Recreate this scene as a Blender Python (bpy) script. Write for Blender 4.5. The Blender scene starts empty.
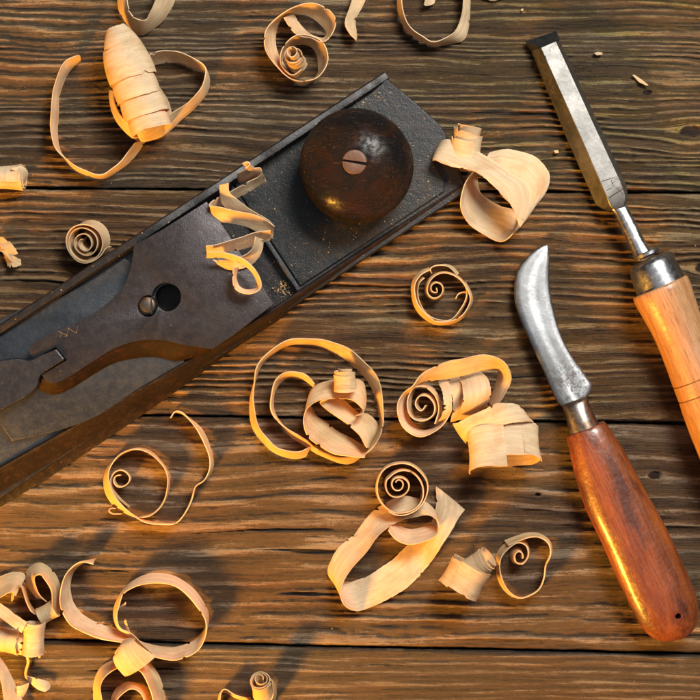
import bpy, math, random
import numpy as np
from mathutils import Vector, Matrix
S = 0.0005                      # metres per layout unit (0.5 mm)
HC = 1700.0                     # height of the camera above the table, in units
scene = bpy.context.scene
COL = scene.collection
rad = math.radians

def P(x, y, z=0.0):             # layout position: (x, y) as seen from straight above the table centre, z = height
    k = (HC - z) / HC
    return Vector(((x - 350) * k, (350 - y) * k, z))

# ------------------------------------------------------------------ materials
class NT:
    def __init__(s, name):
        s.m = bpy.data.materials.new(name); s.m.use_nodes = True
        s.t = s.m.node_tree; s.t.nodes.clear()
        s.out = s.n('ShaderNodeOutputMaterial')
    def n(s, typ, **kw):
        nd = s.t.nodes.new(typ)
        for k, v in kw.items():
            if hasattr(nd, k): setattr(nd, k, v)
        return nd
    def set(s, sock, v):
        if isinstance(v, bpy.types.NodeSocket): s.t.links.new(v, sock)
        elif isinstance(v, bpy.types.Node): s.t.links.new(v.outputs[0], sock)
        else:
            if hasattr(sock.default_value, '__len__') and len(sock.default_value) == 4 and len(v) == 3: v = (*v, 1)
            sock.default_value = v
    def math(s, op, a, b=0.0, c=None, clamp=False):
        nd = s.n('ShaderNodeMath', operation=op); nd.use_clamp = clamp
        s.set(nd.inputs[0], a); s.set(nd.inputs[1], b)
        if c is not None: s.set(nd.inputs[2], c)
        return nd.outputs[0]
    def mix(s, f, a, b, mode='MIX'):
        nd = s.n('ShaderNodeMix', data_type='RGBA', blend_type=mode)
        s.set(nd.inputs[0], f); s.set(nd.inputs[6], a); s.set(nd.inputs[7], b)
        return nd.outputs[2]
    def noise(s, vec, scale=5, detail=4, rough=.55, dist=0.0):
        nd = s.n('ShaderNodeTexNoise'); s.set(nd.inputs['Vector'], vec)
        nd.inputs['Scale'].default_value = scale; nd.inputs['Detail'].default_value = detail
        nd.inputs['Roughness'].default_value = rough; nd.inputs['Distortion'].default_value = dist
        return nd.outputs['Fac']
    def rng(s, v, a, b, c=0.0, d=1.0, smooth=True):
        nd = s.n('ShaderNodeMapRange'); nd.interpolation_type = 'SMOOTHSTEP' if smooth else 'LINEAR'
        s.set(nd.inputs['Value'], v)
        for k, x in zip(('From Min', 'From Max', 'To Min', 'To Max'), (a, b, c, d)): nd.inputs[k].default_value = x
        return nd.outputs[0]
    def mapv(s, vec, scale=(1, 1, 1), loc=(0, 0, 0), rot=(0, 0, 0)):
        nd = s.n('ShaderNodeMapping'); s.set(nd.inputs['Vector'], vec)
        nd.inputs['Scale'].default_value = scale; nd.inputs['Location'].default_value = loc; nd.inputs['Rotation'].default_value = rot
        return nd.outputs[0]
    def obj(s): return s.n('ShaderNodeTexCoord').outputs['Object']
    def uv(s): return s.n('ShaderNodeTexCoord').outputs['UV']
    def attr(s, name):
        nd = s.n('ShaderNodeAttribute'); nd.attribute_name = name; return nd.outputs['Fac']
    def xyz(s, a, b, c):
        nd = s.n('ShaderNodeCombineXYZ'); s.set(nd.inputs[0], a); s.set(nd.inputs[1], b); s.set(nd.inputs[2], c); return nd.outputs[0]
    def bump(s, h, strength=.5, dist=1.0):
        nd = s.n('ShaderNodeBump'); nd.inputs['Strength'].default_value = strength
        nd.inputs['Distance'].default_value = dist * S; s.set(nd.inputs['Height'], h); return nd.outputs[0]
    def bsdf(s, base, rough=.5, metal=0.0, normal=None, coat=0.0, coat_rough=.1, spec=.5):
        b = s.n('ShaderNodeBsdfPrincipled'); s.set(b.inputs['Base Color'], base); s.set(b.inputs['Roughness'], rough)
        s.set(b.inputs['Metallic'], metal); s.set(b.inputs['Coat Weight'], coat); b.inputs['Coat Roughness'].default_value = coat_rough
        s.set(b.inputs['Specular IOR Level'], spec)
        if normal is not None: s.set(b.inputs['Normal'], normal)
        return b.outputs[0]
    def done(s, sh): s.set(s.out.inputs['Surface'], sh); return s.m

def k(v): return 1.0 / S * v    # object coordinates are metres: scale so that 1 = one layout unit

def mat_shaving(name, lo, hi, glow=.28, seed=0.0):
    t = NT(name); uv = t.uv()
    g = t.noise(t.mapv(uv, (.010, .30, 1), (seed, seed, seed)), 1, 5, .6, .2)      # long fibres
    g2 = t.noise(t.mapv(uv, (.05, .06, 1), (seed + 3, 2, seed)), 1, 3, .5)
    fine = t.noise(t.mapv(uv, (.05, 1.9, 1), (seed, 7, 1)), 1, 4, .7)
    rays = t.noise(t.mapv(uv, (.22, 1.0, 1), (1, seed, 4)), 1, 2, .5)
    c = t.mix(t.rng(g, .25, .75, .2, 1), lo, hi)
    c = t.mix(t.rng(g2, .42, .72, 0, .5), c, tuple(x * y for x, y in zip(lo, (.82, .66, .5))))
    c = t.mix(t.rng(fine, .48, .70, 0, .42), c, tuple(x * .62 for x in lo))
    c = t.mix(t.rng(rays, .66, .74, 0, .5), c, tuple(x * .5 for x in lo))
    nrm = t.bump(t.math('ADD', t.math('ADD', fine, t.math('MULTIPLY', g, .8)), t.math('MULTIPLY', g2, 2.0)), .6, 1.0)
    p = t.bsdf(c, .55, 0, nrm, spec=.35)
    tr = t.n('ShaderNodeBsdfTranslucent'); t.set(tr.inputs[0], t.mix(1.0, c, (1.0, .72, .40), 'MULTIPLY')); t.set(tr.inputs['Normal'], nrm)
    mx = t.n('ShaderNodeMixShader'); mx.inputs[0].default_value = glow
    t.set(mx.inputs[1], p); t.set(mx.inputs[2], tr.outputs[0])
    return t.done(mx.outputs[0])

SHAV = [mat_shaving('shaving_pale', (.70, .52, .30), (.88, .74, .50), .34, 1.3),
        mat_shaving('shaving_tan', (.66, .48, .26), (.86, .69, .44), .34, 5.1),
        mat_shaving('shaving_honey', (.68, .51, .26), (.88, .72, .43), .40, 9.7)]

def mat_plank(name, dark, mid, light, green=0.0, seed=0.0, gain=1.0):
    t = NT(name); o = t.obj()
    sep = t.n('ShaderNodeSeparateXYZ'); t.set(sep.inputs[0], o)
    x = t.math('MULTIPLY', sep.outputs[0], 1 / S); gw = t.attr('gw'); gh = t.attr('gh'); ck = t.attr('ck'); kn = t.attr('kn')
    v = t.xyz(x, gw, seed)
    fib = t.noise(t.mapv(v, (.018, .75, 1)), 1, 5, .7, .25)
    fib2 = t.noise(t.mapv(v, (.045, 1.7, 1), (9, 3, 1)), 1, 4, .75)
    speck = t.noise(t.mapv(v, (.20, .9, 1), (2, 8, 1)), 1, 5, .8)
    fib3 = t.noise(t.mapv(v, (.035, 2.6, 1), (3, 13, 1)), 1, 4, .8)
    peb = t.noise(t.mapv(v, (.55, 1.1, 1), (7, 5, 1)), 1, 4, .8)
    patch = t.noise(t.mapv(v, (.0045, .016, 1), (4, 4, 2)), 1, 3, .55)
    patch2 = t.noise(t.mapv(v, (.011, .05, 1), (14, 1, 6)), 1, 4, .6)
    h = t.math('ADD', t.math('MULTIPLY', gh, .72), t.math('MULTIPLY', t.math('SUBTRACT', fib, .5), 1.1))
    h = t.math('ADD', h, t.math('MULTIPLY', t.math('SUBTRACT', speck, .5), .9))
    h = t.math('ADD', h, t.math('MULTIPLY', t.math('SUBTRACT', fib3, .5), .9))
    h = t.math('ADD', h, t.math('MULTIPLY', t.math('SUBTRACT', peb, .5), 1.0))
    c = t.mix(t.rng(h, -.14, .20), dark, mid)
    c = t.mix(t.math('MULTIPLY', t.rng(h, .46, .78), t.rng(patch2, .34, .60, .35, 1)), c, light)  # pale ridge colour; some of the ridge sheen is put into it
    c = t.mix(t.rng(patch, .40, .68, 0, .5), c, t.mix(1.0, c, (.62, .50, .42), 'MULTIPLY'))
    warm = t.noise(t.mapv(v, (.006, .022, 1), (24, 11, 6)), 1, 3, .55)
    c = t.mix(t.rng(warm, .42, .62, 0, .45), c, t.mix(1.0, c, (1.22, .86, .55), 'MULTIPLY'))
    if green: c = t.mix(t.math('MULTIPLY', t.rng(x, -50, 250), t.rng(patch2, .40, .62, 0, green)), c, t.mix(1.0, c, (.80, .86, .42), 'MULTIPLY'))
    c = t.mix(t.rng(fib2, .54, .70, 0, .6), c, t.mix(1.0, c, (.38, .32, .28), 'MULTIPLY'))
    c = t.mix(t.rng(fib3, .60, .68, 0, .6), c, t.mix(1.0, c, (.42, .36, .32), 'MULTIPLY'))
    c = t.mix(t.rng(ck, .1, .8), c, (.010, .006, .004))
    c = t.mix(t.rng(kn, .2, .9), c, (.030, .014, .007))
    rg = t.rng(t.math('ADD', h, t.math('MULTIPLY', fib2, .3)), .2, 1.0, .55, .36)
    hb = t.math('ADD', t.math('MULTIPLY', fib, 1.0), t.math('ADD', t.math('MULTIPLY', fib2, .45), t.math('MULTIPLY', speck, .55)))
    hb = t.math('ADD', hb, t.math('ADD', t.math('MULTIPLY', fib3, .5), t.math('MULTIPLY', peb, .4)))
    return t.done(t.bsdf(c, rg, 0, t.bump(hb, 1.0, 4.4 * gain), spec=.6))

def mat_iron(name, base, rust, rough=.42, metal=.65, rust_amt=.45, speck=.4, seed=0.0, bumpd=1.2):
    t = NT(name); o = t.obj()
    v = t.mapv(o, (k(1),) * 3, (seed * 10, seed * 7, seed))
    a = t.noise(v, .018, 5, .6); b = t.noise(v, .13, 5, .7); c1 = t.noise(v, .55, 3, .7); d = t.noise(v, .28, 2, .5)
    col = t.mix(t.rng(a, .35, .65, 0, 1), tuple(x * .8 for x in base), tuple(x * 1.2 for x in base))
    col = t.mix(t.rng(c1, .4, .7, 0, .35), col, tuple(x * 1.5 for x in base))
    col = t.mix(t.math('MULTIPLY', t.rng(b, .47, .66), t.rng(a, .40, .62, rust_amt * .5, rust_amt)), col, rust)
    sp = t.rng(d, .69, .75, 0, speck)
    col = t.mix(sp, col, (.32, .22, .12))
    met = t.math('MULTIPLY', t.rng(b, .45, .68, metal, metal * .9), t.math('SUBTRACT', 1.0, sp))
    rg = t.rng(b, .35, .7, rough - .03, rough + .10)
    return t.done(t.bsdf(col, rg, met, spec=(.08 if metal == 0 else .5), normal=t.bump(t.math('ADD', t.math('MULTIPLY', b, .8), t.math('MULTIPLY', c1, .5)), .6, bumpd)))

def mat_steel(name, base, rough, dark=(.08, .075, .07), stain=.5, seed=0.0, zone=None, brown=0.0):
    t = NT(name); o = t.obj()
    v = t.mapv(o, (k(1),) * 3, (seed * 10, seed * 7, seed))
    a = t.noise(v, .03, 5, .65); b = t.noise(v, .22, 5, .7, .6); c1 = t.noise(v, .9, 3, .6)
    col = t.mix(t.rng(a, .38, .62, 0, .8), tuple(x * 1.1 for x in base), tuple(x * .66 for x in base))
    col = t.mix(t.rng(c1, .45, .65, 0, .35), col, tuple(x * .5 for x in base))
    m = t.rng(b, .60, .72, 0, stain * .7)
    if zone:                                         # worn pitting close to one end
        dz = t.n('ShaderNodeVectorMath', operation='DISTANCE'); t.set(dz.inputs[0], o); dz.inputs[1].default_value = tuple(q * S for q in zone[0])
        z = t.rng(dz.outputs['Value'], zone[1] * S, zone[2] * S, 1, 0)
        m = t.math('MAXIMUM', t.math('MULTIPLY', m, .35), t.math('MULTIPLY', z, t.rng(b, .45, .58)))
    col = t.mix(m, col, dark)
    if brown: col = t.mix(t.rng(a, .48, .60, 0, brown), col, (.16, .065, .02))
    rg = t.rng(b, .4, .7, rough, rough + .12)
    return t.done(t.bsdf(col, rg, t.math('SUBTRACT', 1.0, t.math('MULTIPLY', m, .6)), t.bump(t.math('ADD', b, t.math('MULTIPLY', c1, .4)), .22, .45)))

def mat_varnish(name, lo, hi, streak, coat=.8, rough=.4, crough=.12, seed=0.0, axis=0.0, scr=.3, dent=.5):
    t = NT(name); o = t.obj()
    v0 = t.n('ShaderNodeVectorRotate'); v0.rotation_type = 'Z_AXIS'; t.set(v0.inputs['Vector'], o); v0.inputs['Angle'].default_value = axis
    v = t.mapv(v0.outputs[0], (k(1),) * 3, (seed * 10, seed * 7, seed))
    g = t.noise(t.mapv(v, (.010, .11, .11)), 1, 5, .65, .5); f = t.noise(t.mapv(v, (.03, .7, .7)), 1, 4, .7)
    p = t.noise(t.mapv(v, (.012, .045, .045), (5, 5, 5)), 1, 4, .6); s2 = t.noise(v, .25, 4, .7)
    c = t.mix(t.rng(g, .35, .65), lo, hi)
    c = t.mix(t.rng(f, .48, .70, 0, .6), c, tuple(x * .42 for x in lo))
    c = t.mix(t.rng(p, .52, .66, 0, .85), c, streak)
    c = t.mix(t.rng(s2, .68, .76, 0, scr), c, tuple(x * .25 for x in streak))
    lf = t.noise(v, .055, 3, .6)
    hb = t.math('ADD', t.math('MULTIPLY', lf, 3.5), t.math('ADD', t.math('MULTIPLY', f, .5), t.math('MULTIPLY', s2, 1.0)))
    rough = t.rng(s2, .42, .66, rough - .05, rough + .2)
    coat = t.rng(lf, .38, .62, coat * .35, coat)
    return t.done(t.bsdf(c, rough, 0, t.bump(hb, .35, dent), coat, crough))

# ------------------------------------------------------------------ object helpers
def link(name, me, mat, parent=None, smooth=35, origin=None):
    o = bpy.data.objects.new(name, me); COL.objects.link(o)
    if mat is not None: me.materials.append(mat)
    if smooth:
        me.shade_smooth()
        if smooth < 180: me.set_sharp_from_angle(angle=rad(smooth))
    if parent is not None: o.parent = parent
    return o
def tag(o, label=None, cat=None, group=None, kind=None):
    if label: o['label'] = label
    if cat: o['category'] = cat
    if group: o['group'] = group
    if kind: o['kind'] = kind
    return o
def empty(name, label=None, cat=None, kind=None):
    o = bpy.data.objects.new(name, None); COL.objects.link(o); o.empty_display_size = .01
    return tag(o, label, cat, None, kind)

class MB:
    def __init__(s): s.v = []; s.f = []; s.uv = {}
    def add(s, vs, fs, uvs=None):
        b = len(s.v); s.v += [Vector(q) for q in vs]; s.f += [[b + i for i in f] for f in fs]
        if uvs is not None:
            for i, q in enumerate(uvs): s.uv[b + i] = q
    def build(s, name, mat, parent=None, smooth=35, mods=None):
        me = bpy.data.meshes.new(name)
        me.from_pydata([tuple(q * S) for q in s.v], [], s.f)
        if s.uv:
            l = me.uv_layers.new(name='UVMap')
            idx = np.empty(len(me.loops), dtype=np.int32); me.loops.foreach_get('vertex_index', idx)
            arr = np.array([s.uv.get(i, (0, 0)) for i in range(len(s.v))], dtype=np.float32)
            l.data.foreach_set('uv', arr[idx].ravel())
        me.validate(); me.update()
        import bmesh
        bm = bmesh.new(); bm.from_mesh(me); bmesh.ops.recalc_face_normals(bm, faces=bm.faces); bm.to_mesh(me); bm.free()
        o = link(name, me, mat, parent, smooth)
        if mods: mods(o)
        return o

def bevel(w, seg=3):
    def f(o):
        m = o.modifiers.new('bevel', 'BEVEL'); m.width = w * S; m.segments = seg; m.limit_method = 'ANGLE'; m.angle_limit = rad(30)
    return f

def cr(p0, p1, p2, p3, t):
    return .5 * ((2 * p1) + (p2 - p0) * t + (2 * p0 - 5 * p1 + 4 * p2 - p3) * t * t + (3 * p1 - p0 - 3 * p2 + p3) * t ** 3)
def resample(A, B, step):
    n = len(A); oa, ob = [], []
    for i in range(n - 1):
        g = lambda L, j: L[min(max(j, 0), n - 1)]
        d = max((A[i + 1] - A[i]).length, (B[i + 1] - B[i]).length); m = max(1, int(round(d / step)))
        for q in range(m):
            t = q / m
            oa.append(cr(g(A, i - 1), A[i], A[i + 1], g(A, i + 2), t)); ob.append(cr(g(B, i - 1), B[i], B[i + 1], g(B, i + 2), t))
    oa.append(A[-1]); ob.append(B[-1]); return oa, ob
def smoothen(L, it=2):
    for _ in range(it): L = [L[0]] + [(L[i - 1] + L[i] * 2 + L[i + 1]) * .25 for i in range(1, len(L) - 1)] + [L[-1]]
    return L

def ribbon(mb, A, B, thick=.95, step=2.0, seed=0, rag=1.0, cup=.04, taper=(1, 1), minz=.4, dense=True, wob=.7):
    """one curled wood shaving: sheet between rails A and B with ragged edges and real thickness"""
    rng = random.Random(seed); rag *= .75
    if dense: A, B = resample(A, B, step)
    A = smoothen(A); B = smoothen(B)
    n = len(A); NW = 7
    wp = [rng.uniform(0, 6.28) for _ in range(6)]; acc = 0.0; A2, B2 = [], []
    for i in range(n):
        if i: acc += (A[i] - A[i - 1]).length
        o = Vector((math.sin(acc / 11 + wp[0]) + .6 * math.sin(acc / 5.2 + wp[1]), math.sin(acc / 12.5 + wp[2]) + .6 * math.sin(acc / 4.7 + wp[3]), 0)) * wob * .5
        e = Vector((math.sin(acc / 8.3 + wp[4]), math.sin(acc / 9.7 + wp[5]), 0)) * wob * .45
        A2.append(A[i] + o - e * .4); B2.append(B[i] + o + e)
    A, B = A2, B2
    ws = []; ln = 0.0; L = [0.0]
    for i in range(1, n): ln += ((A[i] + B[i]) * .5 - (A[i - 1] + B[i - 1]) * .5).length; L.append(ln)
    ph = [rng.uniform(0, 6.28) for _ in range(8)]
    def edge(l, o):
        e = .35 * math.sin(l / 9 + ph[o]) + .3 * math.sin(l / 4.1 + ph[o + 1]) + .22 * math.sin(l / 23 + ph[o + 2]) * 3
        return e * rag * .7
    nick = {}
    for _ in range(int(n * .05 * rag) + 1): nick[(rng.randrange(n), rng.choice((0, 1)))] = rng.uniform(1.2, 4.0)
    grid = []
    for i in range(n):
        w = B[i] - A[i]; W = w.length or 1e-6; wd = w / W
        a = edge(L[i], 0) / W - (0.0); b = 1 + edge(L[i], 3) / W
        a += nick.get((i, 0), rng.uniform(-.25, .25) * rag) / W; b -= nick.get((i, 1), rng.uniform(-.25, .25) * rag) / W
        tt = L[i] / max(ln, 1e-6); tp = 1.0
        if tt < .06: tp = taper[0] + (1 - taper[0]) * (tt / .06)
        if tt > .94: tp = taper[1] + (1 - taper[1]) * ((1 - tt) / .06)
        a = .5 + (a - .5) * tp; b = .5 + (b - .5) * tp
        tan = ((A[min(i + 1, n - 1)] + B[min(i + 1, n - 1)]) - (A[max(i - 1, 0)] + B[max(i - 1, 0)]))
        tan = tan.normalized() if tan.length > 1e-6 else Vector((1, 0, 0))
        nn = tan.cross(wd); nn = nn.normalized() if nn.length > 1e-6 else Vector((0, 0, 1))
        wav = .45 * math.sin(L[i] / 13 + ph[6]) + .25 * math.sin(L[i] / 5.3 + ph[7])
        row = []
        for j in range(NW):
            s = a + (b - a) * j / (NW - 1)
            c = (1 - (2 * (j / (NW - 1)) - 1) ** 2)
            row.append(A[i] + w * s + nn * (W * cup * c + wav * rag * (.3 + .7 * abs(2 * s - 1))))
        grid.append(row)
    nr = []
    for i in range(n):
        r = []
        for j in range(NW):
            du = grid[min(i + 1, n - 1)][j] - grid[max(i - 1, 0)][j]; dv = grid[i][min(j + 1, NW - 1)] - grid[i][max(j - 1, 0)]
            q = du.cross(dv); r.append(q.normalized() if q.length > 1e-9 else Vector((0, 0, 1)))
        nr.append(r)
    vs = []; uv = []
    for sgn in (1, -1):
        for i in range(n):
            for j in range(NW):
                q = grid[i][j] + nr[i][j] * (sgn * thick * .5)
                if q.z < minz: q = Vector((q.x, q.y, minz + (.3 if sgn > 0 else 0) * (thick)))
                vs.append(q); uv.append((L[i] + seed * 37.7, j / (NW - 1) * (B[i] - A[i]).length + seed * 11.3))
    N = n * NW; fs = []
    for i in range(n - 1):
        for j in range(NW - 1):
            a = i * NW + j; fs.append((a, a + 1, a + NW + 1, a + NW)); fs.append((N + a, N + a + NW, N + a + NW + 1, N + a + 1))
        a = i * NW; fs.append((a, a + NW, N + a + NW, N + a))
        a = i * NW + NW - 1; fs.append((a, N + a, N + a + NW, a + NW))
    for j in range(NW - 1):
        fs.append((j, N + j, N + j + 1, j + 1)); a = (n - 1) * NW + j; fs.append((a, a + 1, N + a + 1, N + a))
    mb.add(vs, fs, uv)

class Shav:
    """a shaving traced from above; o, s place its own small drawing on the table"""
    def __init__(s, o, sc, seed): s.o = o; s.s = sc; s.seed = seed; s.mb = MB()
    def pt(s, x, y): return s.o[0] + x * s.s, s.o[1] + y * s.s
    def strip(s, rows, W, zb=.8, flare=0, **kw):
        A, B = [], []
        mx = sum(s.pt(r[0], r[1])[0] for r in rows) / len(rows); my = sum(s.pt(r[0], r[1])[1] for r in rows) / len(rows)
        for r in rows:
            x, y = s.pt(r[0], r[1]); z0 = r[4] if len(r) > 4 else zb
            a = P(x, y, z0)
            if len(r) == 2:
                d = Vector((x - mx, my - y, 0)); d = d.normalized() * flare if d.length > 0 else d
                b = a + d + Vector((0, 0, math.sqrt(W * W - flare * flare)))
            else:
                tx, ty = s.pt(r[2], r[3]); zt = z0 + W * .9
                for _ in range(6):
                    b = P(tx, ty, zt); d = math.hypot(b.x - a.x, b.y - a.y); zt = z0 + math.sqrt(max(W * W - d * d, (.12 * W) ** 2))
                b = P(tx, ty, zt)
            A.append(a); B.append(b)
        s.seed += 1; ribbon(s.mb, A, B, seed=s.seed, **kw); return s
    def strip3(s, rows, **kw):
        A = [P(*s.pt(r[0], r[1]), r[2]) for r in rows]; B = [P(*s.pt(r[3], r[4]), r[5]) for r in rows]
        s.seed += 1; ribbon(s.mb, A, B, seed=s.seed, **kw); return s
    def coil(s, c0, c1, prof, turns, W, ph=0, ez=1.0, hand=1, **kw):
        a = P(*s.pt(c0[0], c0[1]), c0[2]); b = P(*s.pt(c1[0], c1[1]), c1[2]); ax = b - a; ad = ax.normalized()
        up = Vector((0, 0, 1)) if abs(ad.z) < .95 else Vector((0, 1, 0))
        u = ad.cross(up).normalized(); v = u.cross(ad).normalized()
        n = max(16, int(turns * 34)); A, B = [], []
        g5 = lambda p: p[4] if len(p) > 4 else 0
        for i in range(n + 1):
            t = i / n; q = 0
            while q < len(prof) - 2 and prof[q + 1][0] < t: q += 1
            p0, p1 = prof[q], prof[q + 1]; f = min(max((t - p0[0]) / max(p1[0] - p0[0], 1e-6), 0), 1)
            aa = p0[1] + (p1[1] - p0[1]) * f; r = p0[2] + (p1[2] - p0[2]) * f
            w = W if len(p0) < 4 else p0[3] + (p1[3] - p0[3]) * f
            th = rad(ph) + hand * t * turns * 2 * math.pi
            c = a + ax * aa + (u * math.cos(th) + v * (math.sin(th) * ez)) * r
            cn = g5(p0) + (g5(p1) - g5(p0)) * f; rd = (u * math.cos(th) + v * (math.sin(th) * ez))
            A.append(c - ad * w * .5 - rd * min(cn, r * .92)); B.append(c + ad * w * .5)
        s.seed += 1; ribbon(s.mb, A, B, seed=s.seed, dense=False, **kw); return s
    def done(s, label, mat=0):
        o = s.mb.build('wood_shaving', SHAV[mat], None, 50)
        return tag(o, label, 'wood shaving', 'curled wood shavings scattered on the planks')
def sp(cx, cy, r0, r1, a0, a1, n, sq=1.0):
    return [(cx + (r0 + (r1 - r0) * i / n) * math.cos(rad(a0 + (a1 - a0) * i / n)), cy - sq * (r0 + (r1 - r0) * i / n) * math.sin(rad(a0 + (a1 - a0) * i / n))) for i in range(n + 1)]

# ------------------------------------------------------------------ tabletop
def vnoise(x, y, seed):
    xi = np.floor(x).astype(np.int64); yi = np.floor(y).astype(np.int64); xf = x - xi; yf = y - yi
    def g(ix, iy):
        h = (ix * 374761393 + iy * 668265263 + seed * 974634777) & 0xFFFFFFFF
        h = ((h ^ (h >> 13)) * 1274126177) & 0xFFFFFFFF; h = h ^ (h >> 16)
        a = (h & 0xFFFF) / 65535.0 * 2 * np.pi
        return np.cos(a), np.sin(a)
    def d(ix, iy, fx, fy): c, s_ = g(ix, iy); return c * fx + s_ * fy
    u = xf ** 3 * (xf * (xf * 6 - 15) + 10); v = yf ** 3 * (yf * (yf * 6 - 15) + 10)
    a = d(xi, yi, xf, yf); b = d(xi + 1, yi, xf - 1, yf); c = d(xi, yi + 1, xf, yf - 1); e = d(xi + 1, yi + 1, xf - 1, yf - 1)
    return (a + (b - a) * u + (c - a) * v + (a - b - c + e) * u * v) * 1.45
def sst(x, a, b): t = np.clip((x - a) / (b - a), 0, 1); return t * t * (3 - 2 * t)

tabletop = empty('tabletop', 'weathered brown plank tabletop with raised grain and dark seams', kind='structure')
xs = np.concatenate([np.linspace(-700, -60, 90), np.arange(-54, 755, 1.35), np.linspace(762, 1400, 90)])
def plank(e0, e1, seed, pitch, amp, mat, fine=True, wav=1.0, knots=(), breakup=.5, soft=0.0):
    wdt = (e1[0] - e0[0]); ny = int(wdt / (1.05 if fine else 4)); g = 1.3
    t = np.linspace(0, 1, ny)
    X, T = np.meshgrid(xs, t)
    Y0 = e0[0] + e0[1] * X + g; Y1 = e1[0] + e1[1] * X - g
    Y0 = Y0 + .8 * vnoise(X / 40, X * 0 + 1, seed + 50) + .4 * vnoise(X / 9, X * 0 + 1, seed + 52)
    Y1 = Y1 + .8 * vnoise(X / 40, X * 0 + 3, seed + 51) + .4 * vnoise(X / 9, X * 0 + 3, seed + 53)
    Y = Y0 + (Y1 - Y0) * T
    gw = Y + wav * (12 * vnoise(X / 330, Y / 120, seed) + 4.5 * vnoise(X / 120, Y / 45, seed + 1) + 1.3 * vnoise(X / 38, Y / 16, seed + 2))
    kn = np.zeros_like(X)
    for (kx, ky, kr, st) in knots:
        dx = (X - kx) / (kr * 3.4); dy = (Y - ky) / (kr * 2.0); r2 = dx * dx + dy * dy
        gw = gw - np.sign(Y - ky) * 0 - (Y - ky) * .75 * st * np.exp(-r2)
        rr = np.sqrt(((X - kx) / (kr * 1.35)) ** 2 + ((Y - ky) / (kr * .8)) ** 2) + .25 * vnoise(X / 7, Y / 5, seed + 9)
        kn = np.maximum(kn, 1 - sst(rr, .55, 1.15))
    phs = gw / pitch + 1.5 * vnoise(X / 900, gw / (pitch * 3.2), seed + 3) + .25 * vnoise(X / 90, gw / 12, seed + 4)
    s1 = .5 + .5 * np.sin(2 * np.pi * phs); s1 = s1 ** 1.4
    s2 = 1.0 - 2.3 * np.abs(vnoise(X / 170, gw / (pitch * .62), seed + 5))
    s2 = np.clip(s2 * .75 + .45 * (1 - 2.4 * np.abs(vnoise(X / 75, gw / (pitch * .27), seed + 25))) - .05, 0, 1)
    mod = np.clip(.5 + breakup * 1.5 * vnoise(X / 130, gw / (pitch * 1.3), seed + 6), 0, 1)
    h = s1 * (1 - .5 * mod) + s2 * (.12 + .45 * mod) - .05
    h = h * 1.1 + .34 * vnoise(X / 70, gw / 2.5, seed + 7) + .20 * vnoise(X / 16, gw / 2.2, seed + 8) + .14 * vnoise(X / 7, gw / 3.0, seed + 28)
    h = np.clip(h, 0, 1.15)
    ckn = vnoise(X / 210, gw / 6.5, seed + 12); ck = sst(ckn, .60, .74) * sst(vnoise(X / 55, gw / 4, seed + 13), -.5, .1)
    big = vnoise(X / 260, gw / 30, seed + 14)
    amp_l = amp * (.72 + .5 * vnoise(X / 260, Y / 60, seed + 15))
    Z = -amp_l * (1.1 - h) - 2.6 * ck - 4.5 * kn + .5 * big - .5
    dE = np.minimum(Y - Y0, Y1 - Y); Z = Z - 3.2 * (1 - sst(dE, 0, 4.5)) ** 2
    ck = np.maximum(ck, .6 * (1 - sst(dE, 0, 2.2)))
    Z = np.minimum(Z, 0.0)
    # side skirts
    def row(Yr, hr, zz): return Yr, np.full_like(Yr, zz)
    Ya = np.vstack([Y[:1], Y, Y[-1:]]); Xa = np.vstack([X[:1], X, X[-1:]]); Za = np.vstack([np.full_like(X[:1], -26), Z, np.full_like(X[:1], -26)])
    pad = lambda M, v=None: np.vstack([M[:1], M, M[-1:]])
    hA, kA = pad(h), pad(kn); gA = pad(gw); cA = np.vstack([np.ones_like(X[:1]), ck, np.ones_like(X[:1])])
    ny2, nx = Xa.shape
    co = np.stack([(Xa - 350) * S, (350 - Ya) * S, Za * S], -1).reshape(-1, 3)
    idx = np.arange(ny2 * nx).reshape(ny2, nx)
    q = np.stack([idx[:-1, :-1], idx[1:, :-1], idx[1:, 1:], idx[:-1, 1:]], -1).reshape(-1, 4)
    me = bpy.data.meshes.new('plank'); me.vertices.add(len(co)); me.vertices.foreach_set('co', co.astype(np.float32).ravel())
    me.loops.add(q.size); me.loops.foreach_set('vertex_index', q.astype(np.int32).ravel())
    me.polygons.add(len(q)); me.polygons.foreach_set('loop_start', np.arange(0, q.size, 4, dtype=np.int32))
    me.update(calc_edges=True)
    for nm, M in (('gw', gA), ('gh', hA), ('ck', cA), ('kn', kA)):
        at = me.attributes.new(nm, 'FLOAT', 'POINT'); at.data.foreach_set('value', M.astype(np.float32).ravel())
    link('plank', me, mat, tabletop, 180)

MA = mat_plank('plank_olive_grey', (.026, .015, .007), (.128, .080, .036), (.52, .40, .245), .75, 2.0, 1.1)
MBm = mat_plank('plank_brown', (.028, .014, .005), (.165, .092, .034), (.56, .41, .235), .25, 7.0, 1.1)
MC = mat_plank('plank_smooth_brown', (.030, .016, .007), (.135, .079, .035), (.45, .355, .255), 0, 12.0, .8)
MD = mat_plank('plank_grey_brown', (.030, .019, .010), (.118, .077, .042), (.37, .30, .215), 0, 17.0, .8)
EM, E0, E1, E2, E3, E4 = (-260, 0), (-42, .004), (187.5, .0068), (413, .0157), (640, .0215), (866, .02)
plank(EM, E0, 101, 9, 2.4, MC, False)
plank(E0, E1, 11, 8.2, 4.4, MA, True, .75, knots=((692, 131, 9, 1.0), (648, 92, 4, .5)))
plank(E1, E2, 23, 9.6, 4.8, MBm, True, .8, knots=((703, 268, 7, 1.0),))
plank(E2, E3, 37, 18.0, 3.4, MC, True, .55, knots=((655, 476, 6, .7), (538, 495, 2.6, .5)), breakup=.7)
plank(E3, E4, 41, 9.0, 1.8, MD, True, .55, breakup=.8)
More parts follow.
